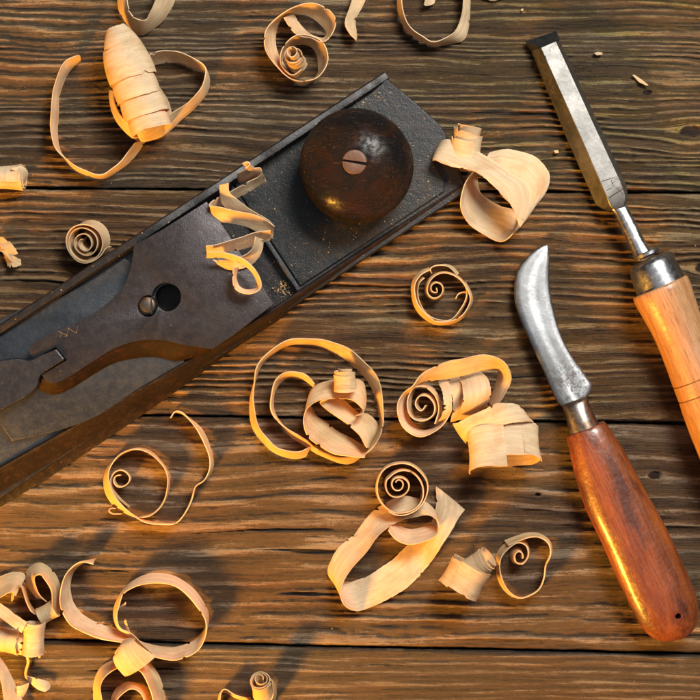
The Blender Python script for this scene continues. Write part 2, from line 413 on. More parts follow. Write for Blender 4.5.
plank(E4, (1090, .02), 53, 10, 2.4, MC, False)
mb = MB(); mb.add([(-1050, -750, -40), (1050, -750, -40), (1050, 620, -40), (-1050, 620, -40), (-1050, -750, -27), (1050, -750, -27), (1050, 620, -27), (-1050, 620, -27)],
    [(0, 3, 2, 1), (4, 5, 6, 7), (0, 1, 5, 4), (1, 2, 6, 5), (2, 3, 7, 6), (3, 0, 4, 7)])
t = NT('gap_shade_dark'); mb.build('dark_gap_sheet', t.done(t.bsdf((.012, .008, .005), .9)), tabletop, 0)  # added sheet under the planks; its near-black colour stands in for seam shade

# ------------------------------------------------------------------ solids
def slab(mb, outline, z0, z1, inset=0.0, holes=None):
    """outline: layout points; z may be a number or a function of (x, y)"""
    fz = (lambda z: z if callable(z) else (lambda x, y: z)); f0, f1 = fz(z0), fz(z1)
    n = len(outline)
    top = [P(x, y, f1(x, y)) for x, y in outline]
    bot = [Vector((p.x, p.y, f0(x, y))) for p, (x, y) in zip(top, outline)]
    mb.add(top + bot, [list(range(n)), list(range(2 * n - 1, n - 1, -1))] + [[i, n + i, n + (i + 1) % n, (i + 1) % n] for i in range(n)])
def spline2(pts, closed=True, step=3.0):
    out = []; n = len(pts); V = [Vector((p[0], p[1])) for p in pts]; sharp = [len(p) > 2 for p in pts]
    for i in range(n if closed else n - 1):
        p1, p2 = V[i], V[(i + 1) % n]
        p0 = p1 if sharp[i] or (not closed and i == 0) else V[(i - 1) % n]; p3 = p2 if sharp[(i + 1) % n] or (not closed and i == n - 2) else V[(i + 2) % n]
        if sharp[i] and sharp[(i + 1) % n]: out.append((p1.x, p1.y)); continue
        m = max(1, int((p2 - p1).length / step))
        for q in range(m): r = cr(p0, p1, p2, p3, q / m); out.append((r.x, r.y))
    if not closed: out.append((V[-1].x, V[-1].y))
    return out
def loft(mb, secs, nseg=28, cap=True, sup=2.0):
    """secs: (left xy, right xy, centre z, half thickness); superellipse sections"""
    rings = []
    for (l, r, zc, ht) in secs:
        a = P(l[0], l[1], zc); b = P(r[0], r[1], zc); c = (a + b) * .5; h = (b - a) * .5; ring = []
        for i in range(nseg):
            th = 2 * math.pi * i / nseg; cx, sx = math.cos(th), math.sin(th)
            cx = math.copysign(abs(cx) ** (2 / sup), cx); sx = math.copysign(abs(sx) ** (2 / sup), sx)
            ring.append(c + h * cx + Vector((0, 0, ht * sx)))
        rings.append(ring)
    vs = [q for r in rings for q in r]; fs = []
    for i in range(len(rings) - 1):
        for j in range(nseg):
            a = i * nseg + j; b = i * nseg + (j + 1) % nseg; fs.append((a, b, b + nseg, a + nseg))
    if cap: fs.append(list(range(nseg - 1, -1, -1))); fs.append([(len(rings) - 1) * nseg + j for j in range(nseg)])
    mb.add(vs, fs)
def dense_secs(secs, m=5):
    out = []; n = len(secs)
    for i in range(n - 1):
        g = lambda j: secs[min(max(j, 0), n - 1)]
        for q in range(m):
            t = q / m; w = [Vector((s_[0][0], s_[0][1], 0)) for s_ in (g(i - 1), g(i), g(i + 1), g(i + 2))]
            x = [Vector((s_[1][0], s_[1][1], 0)) for s_ in (g(i - 1), g(i), g(i + 1), g(i + 2))]
            y = [Vector((s_[2], s_[3], 0)) for s_ in (g(i - 1), g(i), g(i + 1), g(i + 2))]
            a, b, c = cr(*w, t), cr(*x, t), cr(*y, t); out.append(((a.x, a.y), (b.x, b.y), c.x, max(c.y, .05)))
    out.append(secs[-1]); return out
def lathe(mb, c, prof, n=48, ax=Vector((0, 0, 1)), ang=0, wob=None):
    """revolve prof (radius, height along ax) round ax at world point c"""
    up = Vector((1, 0, 0)) if abs(ax.x) < .9 else Vector((0, 1, 0)); u = ax.cross(up).normalized(); v = ax.cross(u).normalized()
    vs = []; fs = []; m = len(prof)
    for (r, h) in prof:
        for i in range(n):
            th = 2 * math.pi * i / n; rr = r * (1 + (wob(th, h) if wob else 0)); vs.append(c + ax * h + u * (rr * math.cos(th)) + v * (rr * math.sin(th)))
    for i in range(m - 1):
        for j in range(n): a = i * n + j; b = i * n + (j + 1) % n; fs.append((a, b, b + n, a + n))
    fs.append(list(range(n - 1, -1, -1))); fs.append([(m - 1) * n + j for j in range(n)])
    mb.add(vs, fs)

# ------------------------------------------------------------------ hand plane
UX, UY = Vector((.836, .549, 0)), Vector((.549, -.836, 0))     # along the plane (to the toe) and across it (to lower right), world
def UV(u, v, z=0.0): return P(.836 * u + .549 * v, -.549 * u + .836 * v, z)
plane = empty('hand_plane', 'old black iron hand plane with round dark wooden front knob', 'hand plane')
IRON_BLACK = mat_iron('iron_black', (.012, .012, .013), (.050, .025, .011), .40, .25, .40, .8, 1.0, 1.0)
IRON_CAP = mat_iron('iron_cap', (.048, .044, .047), (.034, .024, .021), .38, .8, .35, .22, 2.0, .6)
IRON_BLADE = mat_iron('iron_blade', (.082, .088, .097), (.060, .055, .054), .38, .85, .25, .12, 3.0, .5)
IRON_RUST = mat_iron('iron_rusty', (.012, .007, .005), (.034, .014, .007), .45, .1, .9, .15, 4.0, .8)

# sole: floor plate with toe outline
mb = MB()
toe = spline2([(386, 78, 1), (414, 101), (437, 122), (446, 134), (452, 152), (462, 176), (466, 187), (463, 194, 1)], False, 4)
sole = toe + [(401, 235), (300, 302), (230, 350), (120, 420), (10, 492), (-60, 539), (-120, 590), (-190, 560), (-190, 455), (-60, 366), (110, 252), (250, 163)]
slab(mb, sole, 0.3, 11); mb.build('sole', IRON_BLACK, plane, 30, bevel(1.5))
# side walls: sweep along the plane with a changing rim height
def wall(name, v_rim, th, hs, flare, mat):
    mb = MB(); us = []; u = -420
    while u <= hs[-1][0]: us.append(u); u += 6
    def H(u):
        for a, b in zip(hs, hs[1:]):
            if a[0] <= u <= b[0]: f = (u - a[0]) / (b[0] - a[0]); f = f * f * (3 - 2 * f); return a[1] + (b[1] - a[1]) * f
        return hs[-1][1]
    rows = []
    for u in us:
        h = H(u); r = UV(u, v_rim(u) if callable(v_rim) else v_rim, h); sg = 1 if callable(flare) or flare >= 0 else -1
        o = r + UY * 0; prof = []
        fl = (flare(u) if callable(flare) else flare) * (h / 45.0)
        oz = [(fl, .3), (fl * .75, 4), (fl * .45, h * .35), (fl * .15, h * .7), (0, h - 2.5), (-sg * 1.5, h - .4), (-sg * (th * .5), h), (-sg * (th - 1.2), h - .6), (-sg * th, h - 3), (-sg * th, .3 + 8)]
        rows.append([Vector((o.x, o.y, 0)) + UY * a + Vector((0, 0, z)) for a, z in oz])
    m = len(rows[0]); vs = [q for r in rows for q in r]; fs = []
    for i in range(len(rows) - 1):
        for j in range(m - 1): a = i * m + j; fs.append((a, a + 1, a + m + 1, a + m))
        fs.append((i * m + m - 1, i * m, (i + 1) * m, (i + 1) * m + m - 1))
    fs.append(list(range(m))); fs.append([(len(rows) - 1) * m + j for j in range(m - 1, -1, -1)])
    mb.add(vs, fs); return mb.build(name, mat, plane, 40)
wall('side_wall', 270.5, 9, [(-420, 26), (-300, 40), (-150, 58), (0, 60), (60, 52), (140, 34), (230, 24), (262, 20), (276, 13), (283, 11.5)], -3, IRON_BLACK)
def vr(u):
    pts = [(-420, 388), (-258, 394), (-170, 400), (-80, 405.5), (0, 410), (60, 411.5), (300, 411.5)]
    for a, b in zip(pts, pts[1:]):
        if a[0] <= u <= b[0]: return a[1] + (b[1] - a[1]) * (u - a[0]) / (b[0] - a[0])
wall('side_wall', vr, 5, [(-420, 46), (-250, 46), (-60, 50), (40, 44), (100, 26), (170, 15), (240, 12.5), (292, 11.5)], lambda u: 8 + 20 * min(max(-u / 240, 0), 1), IRON_RUST)
# crossbar at the mouth
mb = MB(); A = [UV(88, 276, 22), UV(93, 276, 22), UV(93, 407, 22), UV(88, 407, 22)]
mb.add(A + [Vector((q.x, q.y, 8)) for q in A], [(0, 1, 2, 3), (7, 6, 5, 4), (0, 4, 5, 1), (1, 5, 6, 2), (2, 6, 7, 3), (3, 7, 4, 0)])
mb.build('mouth_bar', mat_iron('iron_bar', (.05, .052, .058), (.07, .04, .02), .4, .5, .3, .5, 6.0), plane, 30, bevel(1.3))
# raised panel floor on the toe (step beside the walls)
mb = MB(); fl = [(.836 * u + .549 * v, -.549 * u + .836 * v) for u, v in ((94, 281), (262, 281), (268, 300), (276, 340), (272, 396), (266, 404), (94, 404))]
slab(mb, fl, 10, 13.5); mb.build('toe_bed', mat_iron('iron_bed', (.012, .0135, .0145), (.060, .032, .013), .40, .28, .40, 1.0, 7.0, 1.1), plane, 30, bevel(1.0))
# frog: wedge that carries the iron
mb = MB(); q = lambda u, v: (.836 * u + .549 * v, -.549 * u + .836 * v)
slab(mb, [q(60, 280), q(60, 404), q(-100, 404), q(-262, 396), q(-330, 380), q(-330, 282)], 11, lambda x, y: 22 + (60 - (.836 * x - .549 * y)) * .06)
mb.build('frog', IRON_RUST, plane, 30, bevel(1.5))
# lower grey plate and the cutting iron
mb = MB(); slab(mb, spline2([(-70, 360, 1), (0, 320), (41, 298), (80, 277), (113, 259), (133, 246, 1), (215, 300, 1), (178, 368, 1), (150, 388), (120, 405), (93, 420), (50, 443), (0, 470), (-70, 502, 1)]), 24, 42)
back_iron = mb.build('back_iron', IRON_BLADE, plane, 30)
mb = MB(); slab(mb, spline2([(-60, 352, 1), (-5, 330), (45, 305), (85, 284), (110, 268), (124, 258, 1), (190, 292, 1), (184, 364, 1), (160, 380), (137, 391), (115, 405), (93, 418), (60, 430), (12, 441, 1), (0, 424, 1), (-60, 380, 1)]), 42.2, 49)
cutting_iron = mb.build('cutting_iron', mat_iron('iron_edge', (.068, .073, .080), (.048, .044, .043), .38, .85, .28, .2, 5.0, .5), plane, 30)
# lever cap with keyhole (cut with a boolean), built thick
cap_out = spline2([q(62, 282) + (1,), (160, 231, 1), (134, 245, 1), (132, 262), (126, 281), (114, 297), (93, 314), (69, 326), (51, 333), (36, 341), (30, 347), (30, 354), (34, 358, 1),
                   (56, 347, 1), (67, 360, 1), (42, 375, 1), (46, 381), (55, 383), (69, 377), (89, 364), (113, 349), (137, 341), (161, 340), (185, 345), (212, 349, 1), (232, 336, 1), q(62, 404) + (1,)])
def capz(x, y): u = .836 * x - .549 * y; return 66 - max(0, u - 30) * .12
mb = MB(); slab(mb, cap_out, lambda x, y: capz(x, y) - (15 if (.836 * x - .549 * y) < 0 else 12), capz)
cap = mb.build('lever_cap', IRON_CAP, plane, 30)
def cutter(x, y, r, z0, z1, n=48):
    m = MB(); c = P(x, y, 66); vs = []
    for z in (z0, z1):
        for i in range(n): a = 2 * math.pi * i / n; vs.append((c.x + r * math.cos(a), c.y + r * math.sin(a), z))
    m.add(vs, [list(range(n - 1, -1, -1)), list(range(n, 2 * n))] + [(i, (i + 1) % n, n + (i + 1) % n, n + i) for i in range(n)])
    return m
import bmesh
def apply_cut(o, cuts):
    objs = []
    for c in cuts:
        co = c.build('cut', None, None, 0); objs.append(co)
        b = o.modifiers.new('cut', 'BOOLEAN'); b.operation = 'DIFFERENCE'; b.object = co; b.solver = 'EXACT'
    bv = o.modifiers.new('bev', 'BEVEL'); bv.width = .7 * S; bv.segments = 3; bv.limit_method = 'ANGLE'; bv.angle_limit = rad(35)
    dg = bpy.context.evaluated_depsgraph_get(); dg.update()
    me = bpy.data.meshes.new_from_object(o.evaluated_get(dg)); o.modifiers.clear(); o.data = me
    me.shade_smooth(); me.set_sharp_from_angle(angle=rad(40))
    for co in objs: bpy.data.objects.remove(co)
apply_cut(cutting_iron, [cutter(167, 297.5, 13.2, 12, 110)]); apply_cut(back_iron, [cutter(167, 297.5, 13.0, 12, 110)])
apply_cut(cap, [cutter(166.5, 297, 14, 20, 110), cutter(148.5, 306, 10.4, 20, 110)])
# rusty sloping side of the cap
up_ = spline2([(40, 377), (46, 381), (55, 383), (69, 377), (89, 364), (113, 349), (137, 341), (161, 340), (185, 345), (213, 349)], False, 3)
lo_ = spline2([(37, 384), (42, 391), (54, 394.5), (70, 389), (90, 376.5), (114, 363), (139, 357.5), (158, 357), (178, 361), (205, 354)], False, 3)
def even(L, n):
    d = [0.0]
    for a, b in zip(L, L[1:]): d.append(d[-1] + math.dist(a, b))
    out = []
    for i in range(n):
        t_ = d[-1] * i / (n - 1); j = min(max(k_ for k_ in range(len(d)) if d[k_] <= t_ + 1e-9), len(L) - 2); f = (t_ - d[j]) / max(d[j + 1] - d[j], 1e-9)
        out.append((L[j][0] + (L[j + 1][0] - L[j][0]) * f, L[j][1] + (L[j + 1][1] - L[j][1]) * f))
    return out
U_, L_ = even(up_, 60), even(lo_, 60); mb = MB(); vs = []
for (a, b) in zip(U_, L_):
    z1 = capz(*a) - 1.6; A, B = P(a[0], a[1] - .6, z1), P(b[0], b[1], 50.5)
    for f in (0, .25, .5, .75, 1): vs.append(A.lerp(B, f) + Vector((.25, -.6, .6)) * (math.sin(f * math.pi) * 1.5))
    vs.append(Vector((B.x, B.y, 49.2))); vs.append(Vector((A.x, A.y + 2, 49.2)))
fs = []
for i in range(59):
    for j in range(7): a = i * 7 + j; b = i * 7 + (j + 1) % 7; fs.append((a, b, b + 7, a + 7))
fs += [list(range(7)), [59 * 7 + j for j in range(6, -1, -1)]]; mb.add(vs, fs)
mb.build('cap_edge', mat_iron('iron_cap_edge', (.012, .007, .005), (.036, .014, .006), .62, .0, .8, .05, 14.0, .8), cap, 60)
# gold scratch on the cap: shallow worn brass coloured mark
mb = MB()
for a, b in (((58, 331), (68, 336)), ((66, 337), (69, 328)), ((68, 328), (76, 333)), ((76, 333), (78, 326)), ((62, 333), (60, 337))):
    z = 66.05; A, B = P(*a, z), P(*b, z); d = (B - A).normalized(); nn = Vector((-d.y, d.x, 0)) * .38
    mb.add([A - nn, B - nn * .5, B + nn * .5, A + nn, (A + B) * .5 + Vector((0, 0, .5))], [(0, 1, 4), (1, 2, 4), (2, 3, 4), (3, 0, 4), (3, 2, 1, 0)])
t = NT('brass_scratch'); mb.build('scratch_mark', t.done(t.bsdf((.13, .10, .062), .7, .1)), cap, 0)
# domed screw in the keyhole
SCREW = mat_steel('screw_steel', (.11, .095, .08), .42, (.04, .03, .025), .8, 3.0, brown=.3)
mb = MB(); lathe(mb, P(148.5, 306, 45), [(3, 0), (9.8, 0), (9.8, 16.6), (9.3, 18), (8, 19), (5, 19.9), (2.4, 20.3), (.4, 20.4)], 40); scr = mb.build('screw', SCREW, cap, 50)
apply_cut(scr, [(lambda m: (m.add([Vector(P(148.5, 306, 66)) + Vector((x, y, z)) for z in (-3.6, 8) for x, y in ((2.2, -12), (4.2, -12), (2.8, 12), (1.0, 12))],
    [(3, 2, 1, 0), (4, 5, 6, 7), (0, 1, 5, 4), (1, 2, 6, 5), (2, 3, 7, 6), (3, 0, 4, 7)]), m)[1])(MB())])
# lever (cam) entering the slot
mb = MB(); slab(mb, spline2([(-55, 372, 1), (-20, 364), (0, 360), (16, 358), (28, 360), (40, 355), (56, 348.5, 1), (65, 359.5, 1), (45, 372), (39, 378), (37, 387), (26, 397), (0, 411), (-25, 424), (-55, 430, 1)]), 52, 69)
mb.build('lever', mat_iron('iron_lever', (.060, .060, .068), (.040, .033, .032), .38, .85, .3, .3, 8.0, .6), plane, 35, bevel(1.6))
# dusty sawdust crumbs on toe and in the mouth
rng = random.Random(4); mb = MB()
def crumb(mb, c, r):
    vs = [c + Vector((rng.uniform(-1, 1) * r, rng.uniform(-1, 1) * r, rng.uniform(0, .9) * r)) for _ in range(5)]
    mb.add(vs, [(0, 1, 2), (0, 2, 3), (0, 3, 4), (0, 4, 1), (1, 3, 2), (1, 4, 3)])
for _ in range(230):
    u, v = rng.triangular(98, 268, 240), rng.triangular(300, 403, 400); crumb(mb, UV(u, v, 13.6), rng.choice((.35, .5, .5, .8)))
for _ in range(70): crumb(mb, UV(rng.uniform(232, 268), rng.triangular(281, 298, 283), 13.6), rng.uniform(.4, 1.1))
for _ in range(90): crumb(mb, UV(rng.gauss(78, 5), rng.gauss(396, 5), 13), rng.uniform(.6, 1.6))
for _ in range(60): crumb(mb, UV(rng.uniform(96, 180), rng.triangular(340, 402, 395), 13.6), rng.uniform(.3, .6))
t = NT('sawdust'); dust = mb.build('sawdust', t.done(t.bsdf((.36, .22, .10), .9)), None, 0)
tag(dust, 'pale sawdust crumbs lying on the black toe of the plane', 'sawdust', None, 'stuff')

# round knob
t = NT('knob_wood'); o_ = t.obj(); v = t.mapv(o_, (k(1),) * 3)
n1 = t.noise(v, .03, 5, .65, .8); n2 = t.noise(v, .16, 4, .7); n3 = t.noise(t.mapv(v, (.05, .35, .3), (0, 0, 0), (0, 0, .5)), 1, 5, .75)
n4 = t.noise(v, .55, 3, .7)
c = t.mix(t.rng(n1, .40, .66), (.006, .0055, .006), (.026, .008, .003))
c = t.mix(t.rng(n2, .52, .68, 0, .8), c, (.013, .010, .011)); c = t.mix(t.rng(n3, .58, .68, 0, .7), c, (.12, .050, .020))
c = t.mix(t.rng(n4, .62, .70, 0, .5), c, (.13, .085, .055))
KNOB = t.done(t.bsdf(c, t.rng(n2, .4, .7, .38, .58), 0, t.bump(t.math('ADD', t.math('ADD', n2, t.math('MULTIPLY', n4, .6)), t.math('MULTIPLY', n3, .9)), .9, 5.5), t.rng(n2, .42, .6, .30, .05), .26, .14))
kc = P(356.5, 166, 50); kc = Vector((kc.x, kc.y, 0))
pr = [(30, 12), (34, 14), (40, 17), (47, 22)]
for a in range(-38, 91, 4):
    r = 55.5 * math.cos(rad(a)); pr.append((max(r, .3), 52 + 33 * math.sin(rad(a))))
mb = MB(); lathe(mb, kc, pr, 96, wob=lambda th, h: .006 * math.sin(2 * th + 1) + .004 * math.sin(3 * th))
knob = mb.build('knob', KNOB, plane, 180)
mb = MB(); lathe(mb, kc, [(43, 11), (43, 14), (40, 16), (30, 17)], 64); mb.build('knob_base', IRON_BLACK, plane, 40)
# inset brown plug with slot
t = NT('plug_brown'); v = t.mapv(t.obj(), (k(1),) * 3); nn = t.noise(v, .3, 4, .6)
PLUG = t.done(t.bsdf(t.mix(nn, (.080, .036, .018), (.125, .058, .030)), .5, .15, t.bump(nn, .4, .8)))
kc2 = P(354.5, 162, 85)
mb = MB(); lathe(mb, Vector((kc2.x, kc2.y, 78)), [(11.8, 0), (11.8, 7.3), (11.2, 8.0), (8, 8.3), (.4, 8.4)], 40); pl = mb.build('plug', PLUG, knob, 40)
apply_cut(pl, [(lambda m: (m.add([Vector((kc2.x, kc2.y, 84.2)) + Vector((x, y, z)) for z in (-1, 6) for x, y in ((-14, 1.2), (14, -4.0), (14, -.9), (-14, 3.0))],
    [(3, 2, 1, 0), (4, 5, 6, 7), (0, 1, 5, 4), (1, 2, 6, 5), (2, 3, 7, 6), (3, 0, 4, 7)]), m)[1])(MB())])

# ------------------------------------------------------------------ chisel
chisel = empty('wood_chisel', 'narrow steel chisel with a pale orange wooden handle', 'chisel')
ad = Vector((79, -169, 0)).normalized()
CH = mat_steel('chisel_steel', (.205, .20, .19), .42, (.10, .085, .07), .6, 1.0, zone=((620 - 350, 350 - 190, 20), 3, 24))
secs = []
def csec(l, tl, tr, r, zb, zt, zm):   # outer left, top-left, top-right, outer right
    a, b, c, d = P(*l, zm), P(*tl, zt), P(*tr, zt), P(*r, zm); return [Vector((a.x, a.y, zb)), a, b, c, d, Vector((d.x, d.y, zb))]
rows = [csec((531, 50), (540.5, 47.5), (556, 41), (559.5, 40.5), 4, 22, 6), csec((565, 134), (577, 129), (593, 122), (597, 120.5), 5, 26, 7), csec((596, 205), (606, 195), (620.5, 181), (626, 184), 8, 28, 10),
        csec((603, 209), (610, 205), (626, 196), (628, 195), 10, 28, 13), csec((610, 211), (613, 209), (624, 207), (626, 206), 14, 26, 18)]
mb = MB(); m = 6; vs = [q2 for r in rows for q2 in r]; fs = []
for i in range(len(rows) - 1):
    for j in range(m): a = i * m + j; b = i * m + (j + 1) % m; fs.append((a, b, b + m, a + m))
fs.append(list(range(m))); fs.append([(len(rows) - 1) * m + j for j in range(m)])
# ground edge bevel
mb.add(vs, fs); blade = mb.build('blade', CH, chisel, 25, bevel(.6, 2))
t = NT('dark_scratch'); DS = t.done(t.bsdf((.03, .024, .02), .7)); mk = MB()
for marks in ((((602, 181.5), (614, 177.5), .5), ((606.5, 190.5), (612, 188), .5), ((609, 198), (623, 189), .9), ((611, 180), (613.5, 186.5), .45), ((615.5, 180.5), (611.5, 184), .4), ((617, 188), (623.5, 195), .4)), (((545, 56), (547, 63.5), .8), ((547, 63), (549, 66), .5))):
    mk = MB()
    for a, b, w_ in marks:
        fz = lambda p: 22 + (p[1] - 44) / 82 * 4 if p[1] < 126 else 26 + (p[1] - 126) / 62 * 2
        A, B = P(*a, min(fz(a), 28) + .12), P(*b, min(fz(b), 28) + .12); n_ = (B - A).normalized(); n_ = Vector((-n_.y, n_.x, 0)) * w_
        mk.add([A - n_ * .4, B - n_ * .3, B + n_ * .5, A + n_, (A + B) * .5 + n_ * .9 + Vector((0, 0, .25))], [(0, 1, 4), (1, 2, 4), (2, 3, 4), (3, 0, 4), (3, 2, 1, 0)])
    mk.build('scratch_mark', DS, blade, 0)
mb = MB(); a, b, c, d = P(530.6, 50.1, 6.1), P(540.4, 47.3, 22), P(556, 40.7, 22), P(559.7, 40.3, 6.1)
z9 = lambda p: Vector((p.x, p.y, 3))
mb.add([a, b, c, d, P(525, 41.5, 4.2), P(556.5, 31, 4.2), z9(a), z9(d), P(525, 41.5, 3), P(556.5, 31, 3)], [(0, 1, 4), (1, 2, 5, 4), (2, 3, 5), (0, 4, 8, 6), (4, 5, 9, 8), (5, 3, 7, 9), (6, 8, 9, 7), (0, 6, 7, 3, 2, 1)])
mb.build('cutting_bevel', mat_steel('bevel_steel', (.075, .085, .10), .5, (.03, .03, .035), .5, 5.0), chisel, 15)
mb = MB(); loft(mb, dense_secs([((609, 209), (627, 205), 19, 5), ((614, 214), (629, 209), 19, 6.5), ((623, 232), (638, 227), 21, 7), ((631, 250), (646, 243), 22, 8), ((636, 262), (654, 254), 23, 9)]), 20, sup=2.6)
mb.build('neck', mat_steel('neck_steel', (.55, .54, .53), .22, (.10, .06, .035), .5, 6.0), chisel, 40)
fd = Vector((.40, -.915, 0)).normalized()
def axpt(x, y, z): return P(x, y, z)
FER = mat_steel('ferrule_steel', (.42, .43, .45), .28, (.09, .07, .055), .55, 7.0, brown=.0)
mb = MB(); c0 = P(648, 256, 27); lathe(mb, c0, [(6, -5), (11.5, -5), (12.5, -4), (12.5, -1), (11, 0), (8, .5)], 48, fd); mb.build('bolster', FER, chisel, 40)
mb = MB(); lathe(mb, P(649, 259, 27), [(9, 0), (17, 0), (20.5, 2), (22.5, 5), (23.5, 10), (24.3, 18), (25, 28), (25.2, 34)], 64, fd); mb.build('ferrule', FER, chisel, 50)
HW = mat_varnish('chisel_handle_wood', (.32, .150, .058), (.43, .225, .10), (.20, .080, .030), .30, .42, .28, 2.0, rad(66), .35)
hp = [(20, 0), (27.6, .5), (28.6, 2), (28.9, 6), (28.5, 12), (27.2, 24), (25.8, 38), (25.2, 50), (25.4, 64), (26.2, 80), (27.2, 94), (27.4, 97.2), (25.9, 97.9), (27.5, 98.6), (28.2, 112.4), (26.7, 113.1), (28.3, 113.8), (29.6, 126), (31, 150), (31.6, 180), (31, 210), (29, 235), (25, 252), (18, 262), (8, 267), (.5, 268)]
mb = MB(); lathe(mb, P(659.5, 286, 29.5), hp, 72, fd); mb.build('handle', HW, chisel, 60)

# ------------------------------------------------------------------ knife
knife = empty('carving_knife', 'hooked blade carving knife with glossy red brown handle', 'knife')
bo = spline2([(547.5, 244.5, 1), (549.5, 257), (549.5, 283), (553, 306), (561, 334), (571, 354), (583, 371), (592, 384, 1), (591, 391), (587, 398, 1), (573, 403), (562, 407, 1), (556, 400), (543, 371), (529, 340), (517, 311), (514, 291), (517, 271), (527, 257), (538, 248)], True, 3)
cen = spline2([(546, 248), (536, 268), (532, 290), (536, 314), (548, 344), (562, 372), (573, 400)], False, 2)
def bz(y): return 6 + (y - 245) / 160 * 13
mb = MB(); n = len(bo); rings = []
def shr(p, f):
    b = min(cen, key=lambda c_: (c_[0] - p[0]) ** 2 + (c_[1] - p[1]) ** 2); return (b[0] + (p[0] - b[0]) * f, b[1] + (p[1] - b[1]) * f)
lv = [(1.0, 0), (.96, 1.2), (.88, 2.1), (.6, 2.4), (.3, 2.5), (.08, 2.5)]
vs = [];
for f, h in lv: vs += [P(*shr(p, f), bz(p[1]) + h) for p in bo]
for f, h in lv[:0:-1]: vs += [P(*shr(p, f), bz(p[1]) - h) for p in bo]
L = len(lv) * 2 - 1; fs = []
order = list(range(len(lv))) ; low = [0] + list(range(L - 1, len(lv) - 1, -1))
for seq in (order, low):
    for a, b in zip(seq, seq[1:]):
        for j in range(n): fs.append((a * n + j, a * n + (j + 1) % n, b * n + (j + 1) % n, b * n + j))
fs.append([(len(lv) - 1) * n + j for j in range(n)]); fs.append([(len(lv)) * n + j for j in range(n)])
mb.add(vs, fs)
mb.build('blade', mat_steel('knife_steel', (.26, .27, .28), .42, (.09, .085, .085), .5, 9.0, zone=((567 - 350, 350 - 392, 18), 14, 46)), knife, 60)
mb = MB(); loft(mb, dense_secs([((561.5, 405), (586, 396), 19, 6), ((563, 409), (588, 399), 19, 10), ((566, 420), (592, 410), 19.5, 13), ((570, 436), (600, 425), 20, 15)]), 32)
mb.build('ferrule', mat_steel('knife_ferrule', (.33, .29, .25), .30, (.10, .055, .03), .8, 11.0, brown=.6), knife, 50)
KH = mat_varnish('knife_handle_wood', (.130, .028, .006), (.23, .058, .011), (.048, .012, .006), .8, .40, .20, 4.0, rad(65), .5, 1.1)
hs = [((571, 434), (601, 423), 20, 13), ((567, 437), (604, 421.5), 20, 16), ((568.5, 446), (610, 429), 20.5, 18), ((573, 468), (625, 452), 21, 19.5), ((585, 507), (644, 488), 21, 20), ((603, 546), (664, 524), 21, 20), ((621, 587), (684, 566), 20.5, 19.5),
      ((633, 612), (695, 592), 20, 18.5), ((641, 626), (698.5, 607), 19, 17), ((650, 636), (697.5, 621), 18, 14.5), ((661, 641), (691, 632), 17.5, 10), ((669, 641.5), (684, 637), 17, 5)]
mb = MB(); loft(mb, dense_secs(hs, 6), 56, sup=2.25); kh = mb.build('handle', KH, knife, 60)
mb = MB(); c = P(678, 617, 38); vs = []
for r, z in ((3.6, -.6), (4.6, -1.2)): pass
def kcut(x, y, r, z0, z1):
    m = MB(); c = P(x, y, 34); nn = 24; vs = [(c.x + r * math.cos(2 * math.pi * i / nn), c.y + r * math.sin(2 * math.pi * i / nn), z) for z in (z0, z1) for i in range(nn)]
    m.add(vs, [list(range(nn - 1, -1, -1)), list(range(nn, 2 * nn))] + [(i, (i + 1) % nn, nn + (i + 1) % nn, nn + i) for i in range(nn)]); return m
apply_cut(kh, [kcut(678, 616, 3.0, -10, 80)])

# ------------------------------------------------------------------ shavings
# 1 tall coil with two long tails
s = Shav((40, 0), .2571, 100)
s.coil((295, 120, 32), (432, 500, 30), [(0, .06, 12, 16, 9), (.08, .13, 20, 30, 11), (.2, .13, 22, 32, 11), (.24, .33, 24, 33, 5), (.4, .34, 24, 33, 5), (.44, .54, 22.4, 30, 4), (.6, .55, 22.4, 30, 4), (.64, .74, 22, 27, 4), (.8, .75, 22, 27, 4), (.84, .90, 20.5, 24, 3), (1, .92, 20, 24, 3)], 5.0, 24, -125, rag=1.6, cup=-.06)
s.strip([(268, 350, 285, 355), (268, 380, 288, 390), (285, 445, 310, 440), (340, 520, 355, 480), (400, 552, 405, 505), (470, 535, 448, 470), (512, 480, 470, 420), (500, 400, 468, 370), (450, 325, 440, 340)], 24, zb=7, rag=1.2)
s.strip([(415, 545, 370, 555), (370, 605, 330, 610), (310, 665, 285, 655), (240, 692, 225, 678), (140, 662, 140, 645), (85, 600, 68, 590), (70, 530, 48, 530), (72, 450, 42, 450), (75, 370, 48, 365), (95, 310, 72, 290), (125, 265, 105, 235), (158, 238, 155, 212)], 20)
s.strip([(440, 540, 440, 500), (480, 525, 470, 480), (540, 478, 515, 443), (600, 425, 580, 395), (640, 375, 625, 345), (657, 325, 640, 300), (648, 285, 640, 262), (600, 262, 600, 228), (540, 243, 535, 200), (470, 247, 465, 198), (425, 265, 412, 222), (395, 320, 380, 280)], 20)
s.done('long shaving rolled into a tall cone with two looping tails', 0)
